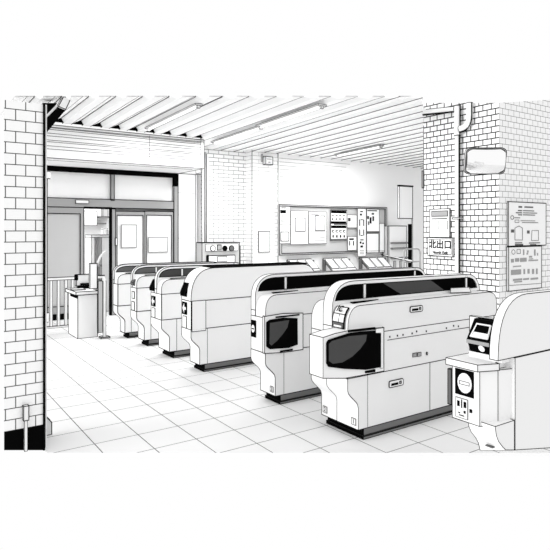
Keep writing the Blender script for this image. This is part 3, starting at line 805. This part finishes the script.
# front plates
xf = 2.6
def fplate(mb, x0, y0, x1, y1, th0, th1, mi=0):
    a, c = fx(x0, y0, xf - th1), fx(x1, y1, xf - th1)
    z1_ = fx((x0 + x1) / 2, y0, xf - th1)[1]; z0_ = fx((x0 + x1) / 2, y1, xf - th1)[1]
    mb.box(xf - th1 - 2.785, xf - th0 - 2.785, a[0], c[0], z0_, z1_, mi)
b = MB(); fplate(b, 455, 370, 473.5, 396, 0, .004); b.build('sign_plate', BLACK, g7, ink=0)
yc, zc3 = fx(465.3, 383, xf); rr = .048
b = MB(); b.prism([(yc + rr * .95 * math.cos(k * .3927), zc3 + rr * 1.15 * math.sin(k * .3927)) for k in range(16)], 'x', xf - .008 - 2.785, xf - .004 - 2.785)
sign = b.build('round_sign', PAPER, g7, ink=0)
b = MB(); hy_, hz_ = .032, .009; xq = xf - .010 - 2.785
b.poly([(xq, yc + hy_, zc3 + hz_), (xq, yc - hy_, zc3 + hz_), (xq, yc - hy_, zc3 - hz_), (xq, yc + hy_, zc3 - hz_)], .7, True); b.build('sign_slot', SOFT, sign, ink=0, inkmat=SOFT)
b = MB(); fplate(b, 455.5, 398.5, 467.5, 418, 0, .004); lpp = b.build('label_plate', PALE, g7, ink=.7, inkmat=SOFT)
b = MB()
for q in ((457, 400.5, 459.5, 406), (461, 399.5, 462, 408), (463.5, 402, 466, 408), (458, 412, 460, 413), (463.5, 411, 465.5, 413.6), (459, 415, 464, 416)): fplate(b, *q, .004, .006)
b.build('label_print', BLACK, lpp, ink=0)
b = MB(); fplate(b, 469.3, 409.5, 471.7, 413, 0, .005); b.build('push_button', BLACK, g7, ink=0)
b = MB(); a = fx(451.2, 380, 2.63); b.box(2.615 - 2.785, 2.64 - 2.785, a[0] - .012, a[0] + .012, .50, .70); b.build('grab_bar', DARK, g7, ink=1)
b = MB(); b.box(xa + .07 - 2.785, xa + .093 - 2.785, .065, .11, .308, .314); b.build('latch_mark', DARK, g7, ink=0)

# ================================================================== THINGS BY THE DOORS
# low tiled kerb strip and white fence
f0 = onZ(45.5, 327.5)
FYY = 8.85
t = thing('picket_fence', 'low white metal fence with upright bars in front of the grey door', 'fence', (wx(42, FYY), FYY, 0))
L_ = wx(79, FYY) - wx(42, FYY); zr = wz(60, 277.3, FYY); zl_ = wz(60, 325.5, FYY)
b = MB(); b.box(0, L_, -.02, .02, zr - .04, zr); b.build('top_rail', WHITE, t, ink=.8, inkmat=SOFT)
b = MB(); b.box(0, L_, -.02, .02, .0, .03); b.build('bottom_rail', WHITE, t, ink=.8, inkmat=SOFT)
for px_ in (51, 58.4, 65.8, 72.4, 77.6):
    x = wx(px_, FYY) - wx(42, FYY); b = MB(); b.box(x - .018, x + .018, -.018, .018, .03, zr - .04); b.build('bar', WHITE, t, ink=.6, inkmat=SOFT)

# counter
cx, cyy = onZ(80, 337)[:2]
x0, y0 = onZ(77.5, 337); x1, y1 = onZ(97.5, 335.2); x2, y2 = onZ(70, 331.5)
Wc = x1 - x0
t = thing('counter_desk', 'small white reception counter with a black shadow gap under its top', 'counter', (x0, 7.8, 0))
Wc = wx(97.5, 7.8) - wx(77.8, 7.8); x0 = wx(77.8, 7.8); t.location.x = x0
bpy.context.view_layer.update()
zt2 = wz(87, 294.5, 7.8); Dc = .48
xl = wx(69.5, 7.8 + Dc) - x0
b = MB(); b.box(0, Wc, 0, Dc, 0, zt2); b.build('cabinet', WHITE, t, ink=.9)
b = MB(); b.box(-.03, Wc, -.02, Dc + .05, zt2, zt2 + .045); b.build('countertop', WHITE, t, ink=.9)
b = MB(); b.box(-.006, .0, .02, Dc - .1, zt2 - .05, zt2); b.build('gap', BLACK, t, ink=0)
zt3 = zt2 + .0475
def ctr(px_, y): return wx(px_, y)
b = MB(); xx = ctr(90, 8.05); b.box(xx, ctr(97.2, 8.05), 8.05, 8.09, zt3, wz(93, 263.5, 8.05))
tag(b.build('upright_panel', WHITE, ink=.9), 'tall white upright panel standing on the counter', 'panel')
t = thing('small_monitor', 'small white monitor on the counter beside the upright panel', 'monitor', (ctr(76.5, 8.2), 8.2, zt3))
b = MB(); b.box(.0, ctr(90, 8.2) - ctr(76.5, 8.2), 0, .05, .04, wz(83, 274.5, 8.2) - zt3); b.build('screen', WHITE, t, ink=.9)
b = MB(); b.box(.03, .2, -.04, .08, 0, .04); b.build('stand', BLACK, t, ink=0)
b = MB(); b.box(.05, .26, -.03, -.01, .05, .075); b.build('cable_bar', BLACK, t, ink=0)
b = MB(); b.box(-.02, .02, -.01, .04, .12, .2); b.build('bracket', BLACK, t, ink=0)
t = thing('document_tray', 'flat white tray lying on the counter top', 'tray', (ctr(73, 7.95), 7.95, zt3))
b = MB(); b.box(0, .17, 0, .14, 0, .012); b.build('tray', PAPER, t, ink=.8, inkmat=SOFT)

# barrier stand with a glass panel
bx, by = onZ(104.5, 338)
t = thing('barrier_stand', 'white barrier post with a hooked top and a grey side panel right of the counter', 'barrier', (bx, by, 0))
zt4 = onY(104.5, 276.5, by)[1]
pth = [(0, 0, .02), (0, 0, zt4 - .08)] + bez((0, 0, zt4 - .08), (0, 0, zt4), (-.05, 0, zt4), 5)[1:] + [(-.085, 0, zt4 - .005)]
b = MB(); b.tube(pth, .017, 10); b.line((-.019, 0, .02), (-.019, 0, zt4 - .06), .7); b.line((.019, 0, .02), (.019, 0, zt4 - .06), .9); b.build('post', WHITE, t, ink=0)
b = MB(); b.box(-.06, .06, -.05, .05, 0, .02); b.build('base_plate', LIGHT, t, ink=.9)
b = MB(); b.box(-.085, -.025, .0, .015, .08, zt4 - .06); b.build('panel', LIGHT, t, ink=.6)
b = MB(); b.box(-.085, .0, -.018, .018, zt4 + .012, zt4 + .022); b.build('top_cap', BLACK, t, ink=0)

# ================================================================== ON THE BACK WALLS
# pipes between soffit and recessed wall
for i, (px_, m_, lab) in enumerate(((203.0, WHITE, 'leftmost of the three upright pipes beside the recessed brick wall'), (205.2, MID, 'middle one of the three upright pipes beside the recessed brick wall'), (207.6, WHITE, 'rightmost of the three upright pipes beside the recessed brick wall'))):
    yy = 9.33; x = wx(px_, yy)
    b = MB(); b.tube([(x, yy, 0), (x, yy, zc(x, yy) - .02 - .06 * i)], .02, 8); b.line((x - .022, yy, 0), (x - .022, yy, 2.9), .8)
    tag(b.build('wall_pipe', m_, ink=0), lab, 'pipe', 'upright pipes by the recessed wall')
# fare adjustment machine
FYm = 8.95
t = thing('fare_machine', 'grey fare machine with a row of round dials against the recessed brick wall', 'ticket machine', (wx(202, FYm), FYm, 0))
def fr(mb, x0, y0, x1, y1, d0, d1, mi=0):
    yy = FYm - d1; o = wx(202, FYm)
    mb.box(wx(x0, yy) - o, wx(x1, yy) - o, -d1, -d0, wz((x0 + x1) / 2, y1, yy), wz((x0 + x1) / 2, y0, yy), mi)
b = MB(); b.box(0, wx(239.5, FYm) - wx(202, FYm), 0, .22, 0, wz(220, 242.5, FYm)); b.build('casing', LIGHT, t, ink=.9)
b = MB(); fr(b, 206, 244, 238, 251, 0, .02); b.build('dial_panel', PAPER, t, ink=.5, inkmat=SOFT)
b = MB(); fr(b, 207, 255.5, 235, 263, 0, .02); b.build('lower_window', PAPER, t, ink=.9)
b = MB(); fr(b, 217.5, 256.7, 227, 261.5, .02, .03); b.build('nameplate', PALE, t, ink=.7, inkmat=SOFT)
b = MB(); fr(b, 207, 255, 209, 265, .0, .025); b.build('edge_bar', BLACK, t, ink=0)
for (px_, r_, m_) in ((212.6, .05, PAPER), (224.6, .045, BLACK), (231.3, .05, DARK)):
    yy = FYm - .02; cxp = wx(px_, yy) - wx(202, FYm); z = wz(px_, 248.3, yy)
    b = MB(); b.prism([(cxp + r_ * math.cos(k * .5236), z + r_ * math.sin(k * .5236)) for k in range(12)], 'y', -.04, -.02); b.build('dial', m_, t, ink=.7, ang=50)
b = MB(); fr(b, 217.4, 245, 221.4, 250, .02, .03); b.build('keypad', MID, t, ink=.7)
b = MB(); b.box(wx(239.5, FYm) - wx(202, FYm), wx(240.6, FYm) - wx(202, FYm), 0, .2, 0, wz(220, 246, FYm)); b.build('side_strip', BLACK, t, ink=0)

# wall clock box
t = thing('clock_box', 'small white square box sign hanging on the back pier near the ceiling', 'sign', (wx(263, W3), W3, wz(266, 161, W3)))
b = MB(); s_ = wx(270, W3) - wx(263, W3); b.box(0, s_, -.1, 0, -.075, .075); b.build('box', PAPER, t, ink=.8)
b = MB(); b.box(.03, s_ - .03, -.103, -.1, .02, .035); b.box(.06, s_ - .06, -.103, -.1, -.045, -.025); b.build('print', MID, t, ink=0)
b = MB(); b.box(-.05, -.03, -.04, 0, -.03, .13); b.build('cable', MID, t, ink=0)
b = MB(); wrect(b, 258.8, 231.5, 269.8, 252, W3 - .02, W3)
tag(b.build('picture_panel', PAPER, ink=.8, inkmat=SOFT), 'plain white framed panel on the back pier left of the notice board', 'panel')

# long notice board and its sheets
NB = W3 - .05
t = thing('notice_board', 'long grey notice board full of posters on the back wall', 'notice board', (wx(279, NB), NB, 0))
o = wx(279, NB); ox1 = wx(386, NB) - o
zb3, zt5 = wz(330, 253.5, NB), wz(330, 206, NB)
b = MB(); b.box(0, ox1, 0, .05, zb3, zt5); b.build('backing', LIGHT, t, ink=0)
b = MB(); T_ = .045
b.ring([(0, zb3), (ox1, zb3), (ox1, zt5), (0, zt5)], [(T_, zb3 + .03), (ox1 - T_, zb3 + .03), (ox1 - T_, zt5 - .03), (T_, zt5 - .03)], 'y', -.03, .0); b.build('frame', LIGHT, t, ink=.8)
def sheet(x0, y0, x1, y1, label, draw=None, dy=0, name='poster', m=PAPER, ink=.6):
    yy = NB - .035 - dy
    t = thing(name, label, 'poster', (wx(x0, yy), yy, 0), 'posters on the long notice board')
    o_ = wx(x0, yy)
    b = MB(); b.box(0, wx(x1, yy) - o_, 0, .01, wz((x0 + x1) / 2, y1, yy), wz((x0 + x1) / 2, y0, yy)); sh = b.build('sheet', m, t, ink=ink, inkmat=SOFT)
    if draw:
        for mm, rects in draw.items():
            b = MB()
            for r in rects:
                b.box(wx(r[0], yy - .004) - o_, wx(r[2], yy - .004) - o_, -.004, -.001, wz((r[0] + r[2]) / 2, r[3], yy), wz((r[0] + r[2]) / 2, r[1], yy))
            b.build('printing', MATS[mm], sh, ink=.8 if mm == 'white_paper' else 0, inkmat=INK)
BK = 'black_plastic'; GR = 'mid_grey_metal'; WP = 'white_paper'; DK = 'dark_grey_rubber'; LP = 'light_grey_panel'
sheet(279.9, 206.5, 290.2, 243.5, 'narrow white sheet with a black block at the left end of the notice board', {BK: [(280.5, 210, 286, 213.3)], GR: [(281.5, 207, 286, 208.5), (281.5, 215.5, 286, 216.5), (281, 220.5, 288.5, 221.5), (280.5, 224.2, 290, 224.8), (281.5, 226, 288.5, 226.6)], WP: [(281, 232, 288.8, 241)]})
sheet(290.8, 211, 308.3, 244.3, 'white poster with an empty box in its middle', {WP: [(295.3, 218, 305.3, 231.3)]})
sheet(309, 212, 326.5, 243.5, 'poster with a large framed box below a dark heading', {WP: [(315.3, 216, 324.8, 230.5)], GR: [(311, 214, 319, 215.6), (321, 214.2, 325, 215), (310.5, 220.3, 313, 221), (311, 224.3, 312.5, 225), (310, 231, 326, 231.6), (320, 237.2, 325, 238), (314, 240.3, 325, 241)]})
tt = []
for r in ((331.3, 210.5, 346.3, 213.3), (330.5, 221.3, 346.3, 223.8), (331.3, 225.5, 346.3, 228.2)): tt.append(r)
gy = []
for k in range(4): tt += [(331.8 + 3.7 * k, 215.2, 334 + 3.7 * k, 216.2), (332 + 3.7 * k, 218.2, 333.2 + 3.7 * k, 220), (332 + 3.7 * k, 230, 332.8 + 3.7 * k, 232.4), (333 + 3.7 * k, 230, 334.3 + 3.7 * k, 230.8), (333 + 3.7 * k, 232, 334.3 + 3.7 * k, 232.6), (332.5 + 3.7 * k, 235, 333.9 + 3.7 * k, 237.6)]
sheet(330.8, 210, 346.8, 240.2, 'dense black timetable in the middle of the notice board', {BK: tt, DK: [(331, 238.7, 346.6, 240.1), (334, 223, 346.6, 225)]}, ink=.9)
sheet(347.3, 215, 356.8, 227.8, 'small white sheet with a round mark right of the timetable', {DK: [(348, 217.8, 350.6, 221.3), (347.5, 228.4 - 1, 356.8, 228)], WP: [(348.9, 218.8, 349.8, 220.4)]})
sheet(347.8, 236.5, 356.5, 250.3, 'small sheet with a dark bracket shape, low right of the timetable', {BK: [(349.3, 238.3, 353.8, 240), (349.3, 241, 350.2, 245.5), (353, 241, 354, 245.5)]})
sheet(357.7, 208.7, 366, 256.3, 'tall narrow banner with large characters, reaching below the board', {BK: [(360.3, 211, 363, 212.2), (360, 213.7, 362, 215.5), (359.3, 219.5, 360.2, 226), (363.3, 219.5, 364.2, 226), (360.8, 219.3, 362.8, 220.2), (359.3, 229.5, 360.2, 235.5), (363.3, 229.5, 364.2, 235.5), (360.8, 235, 362.8, 235.9), (360.4, 239.3, 363.6, 240.4), (359.8, 241.5, 361.5, 243.6), (362.3, 242.5, 364, 244.2), (360.5, 245.5, 363, 247.5)], GR: [(360, 250, 364, 250.7), (360, 251.8, 364, 252.5), (360, 253.4, 364, 254)]}, dy=.02)
sheet(366.8, 209.2, 379.3, 231.5, 'white poster with a black splashed figure', {BK: [(367.5, 210.2, 377, 211.2), (371.8, 213, 374, 214.7), (367.3, 216, 369, 219), (369.8, 217.3, 371.5, 223.5), (372.5, 216.3, 374, 221), (368.3, 221.3, 369.3, 225)], DK: [(366.6, 231.4, 379.3, 232.6)]})
sheet(366.8, 233.5, 378.6, 253, 'blank white sheet below the poster with the black figure')
sheet(379.6, 223.5, 384.2, 252, 'narrow blank sheet at the right end of the notice board')

# leaflet racks under the board
def rack(px0, px1, pyt, pyb, label):
    y = W3 - .16
    t = thing('leaflet_rack', label, 'leaflet rack', (wx(px0 + 2, y), y, 0), 'leaflet racks under the notice board')
    o_ = wx(px0 + 2, y); w_ = wx(px1 - 2, y) - o_; zt_ = wz((px0 + px1) / 2, pyt, y); zb_ = wz((px0 + px1) / 2, pyb, y - .3)
    b = MB()
    b.face([(.0, .1, zt_), (w_, .1, zt_), (w_ + .0, -.25, zb_), (.0, -.25, zb_)]); b.face([(.0, .12, zt_ - .02), (.0, -.23, zb_ - .02), (w_, -.23, zb_ - .02), (w_, .12, zt_ - .02)])
    b.build('sloped_tray', WHITE, t, ink=.8)
    for k in range(3):
        u0, u1 = (k + .08) / 3, (k + .92) / 3; f0_, f1_ = .1, .8
        b = MB(); P = lambda u, f_, dz=.016: (w_ * u + t.location.x, .1 - .35 * f_ - .004 + t.location.y, zt_ + (zb_ - zt_) * f_ + dz)
        b.face([P(u0, f0_), P(u1, f0_), P(u1, f1_), P(u0, f1_)]); b.face([P(u0, f1_, .01), P(u1, f1_, .01), P(u1, f0_, .01), P(u0, f0_, .01)])
        tag(b.build('leaflet', [PAPER, PALE, PAPER][k], ink=.6, inkmat=SOFT), ['left', 'middle', 'right'][k] + ' leaflet lying on the ' + label.split(' of')[0].split(' one')[0] + ' sloping rack', 'leaflet', 'leaflets on the racks')
    b = MB(); b.box(-.03, w_ + .03, -.27, -.24, zb_ - .03, zb_ + .03); b.build('lip', DARK, t, ink=0)
    for xx in (0, w_):
        b = MB(); b.box(xx - .02, xx + .02, .02, .1, 0, zt_ - .02); b.build('leg', DARK, t, ink=0)
rack(288, 316, 259.5, 273, 'leftmost of the three sloping leaflet racks under the notice board')
rack(324, 352, 258.3, 272, 'middle one of the three sloping leaflet racks under the notice board')
rack(360.5, 388, 257.5, 271, 'rightmost of the three sloping leaflet racks under the notice board')

# white booth, hanging sign, post and handrail to the right
BYY = 9.0
t = thing('ticket_booth', 'white upright unit with shelves right of the notice board', 'cabinet', (wx(389, BYY), BYY, 0))
wB = wx(405.5, BYY) - wx(388, BYY); zB = wz(396, 226, BYY)
b = MB(); b.box(0, wB, 0, .15, 0, zB); b.build('body', WHITE, t, ink=.8)
b = MB(); b.box(-.05, 0, -.0, .15, 0, zB); b.build('side_panel', LIGHT, t, ink=.8)
for py in (243, 248.5, 258):
    z = wz(396, py, BYY); b = MB(); b.box(.05, wB, -.05, 0, z - .015, z + .015); b.build('ledge', MID, t, ink=.4)
for u in (.25, .6):
    b = MB(); b.box(wB * u, wB * (u + .12), -.01, 0, .3, wz(396, 261, BYY)); b.build('door_slot', LIGHT, t, ink=.4)
t = thing('hanging_sign', 'pale rectangular hanging sign with a black top edge near the right pillar', 'sign', (wx(399.5, 8.6), 8.6, 0))
b = MB(); w_ = wx(412.5, 8.6) - wx(399.5, 8.6); b.box(0, w_, 0, .05, wz(406, 218.5, 8.6), wz(406, 186.5, 8.6)); b.build('panel', PALE, t, ink=.8)
b = MB(); b.box(-.01, w_ + .02, -.01, .06, wz(406, 186.5, 8.6), wz(406, 185.2, 8.6)); b.build('top_edge', BLACK, t, ink=0)
b = MB(); b.box(w_ + .005, w_ + .03, .01, .04, 0, wz(406, 186, 8.6)); b.build('support', MID, t, ink=0)
b = MB(); x = wx(411, 8.4); b.box(x - .03, x + .03, 8.4, 8.46, 0, wz(411, 224, 8.4))
tag(b.build('black_post', BLACK, ink=0), 'black square post between the white unit and the right brick pillar', 'post')
t = thing('handrail', 'thin looped metal handrail before the black post near the right pillar', 'handrail', (wx(404, 7.9), 7.9, 0))
o_ = wx(404, 7.9); w_ = wx(420, 7.9) - o_; z1 = wz(410, 249, 7.9); z2 = wz(410, 262, 7.9)
b = MB(); r_ = .1
b.tube([(0, 0, 0), (0, 0, z1 - r_)] + bez((0, 0, z1 - r_), (0, 0, z1), (r_, 0, z1), 4)[1:] + [(w_ - r_, 0, z1)] + bez((w_ - r_, 0, z1), (w_, 0, z1), (w_, 0, z1 - r_), 4)[1:] + [(w_, 0, 0)], .014, 8); b.build('loop', MID, t, ink=0)
b = MB(); b.tube([(0, 0, z2), (w_, 0, z2)], .012, 8); b.build('crossbar', MID, t, ink=0)
b = MB(); b.face([(-.35, .2, z2 + .14), (-.3, .35, z2 + .16), (w_ - .1, .1, z2 + .02), (w_ - .25, -.02, z2 + .0)]); b.face([(-.35, .2, z2 + .13), (w_ - .25, -.02, z2 - .01), (w_ - .1, .1, z2 + .01), (-.3, .35, z2 + .15)]); b.build('sloping_shelf', PAPER, t, ink=.6)

# ================================================================== light, world, camera
w = bpy.data.worlds.new('daylight'); bpy.context.scene.world = w; w.use_nodes = True
bg = w.node_tree.nodes['Background']; bg.inputs[0].default_value = (1, 1, 1, 1); bg.inputs[1].default_value = 1.0
sun = bpy.data.lights.new('sun', 'SUN'); sun.energy = 1.5; sun.angle = math.radians(25)
so = bpy.data.objects.new('sun', sun); C.objects.link(so)
so.rotation_euler = Vector((.95, -.27, -.13)).to_track_quat('-Z', 'Y').to_euler()

cam = bpy.data.cameras.new('camera'); co = bpy.data.objects.new('camera', cam); C.objects.link(co)
cam.sensor_width = 36; cam.lens = F / 550 * 36; cam.shift_y = -46 / 550; cam.clip_end = 60
co.location = (0, 0, H)
co.rotation_euler = Vector((FX, FY, 0)).to_track_quat('-Z', 'Y').to_euler()
sc = bpy.context.scene; sc.camera = co
sc.view_settings.view_transform = 'Standard'; sc.view_settings.look = 'None'; sc.view_settings.gamma = 1; sc.view_settings.exposure = 0.0
sc.cycles.max_bounces = 8; sc.cycles.diffuse_bounces = 6
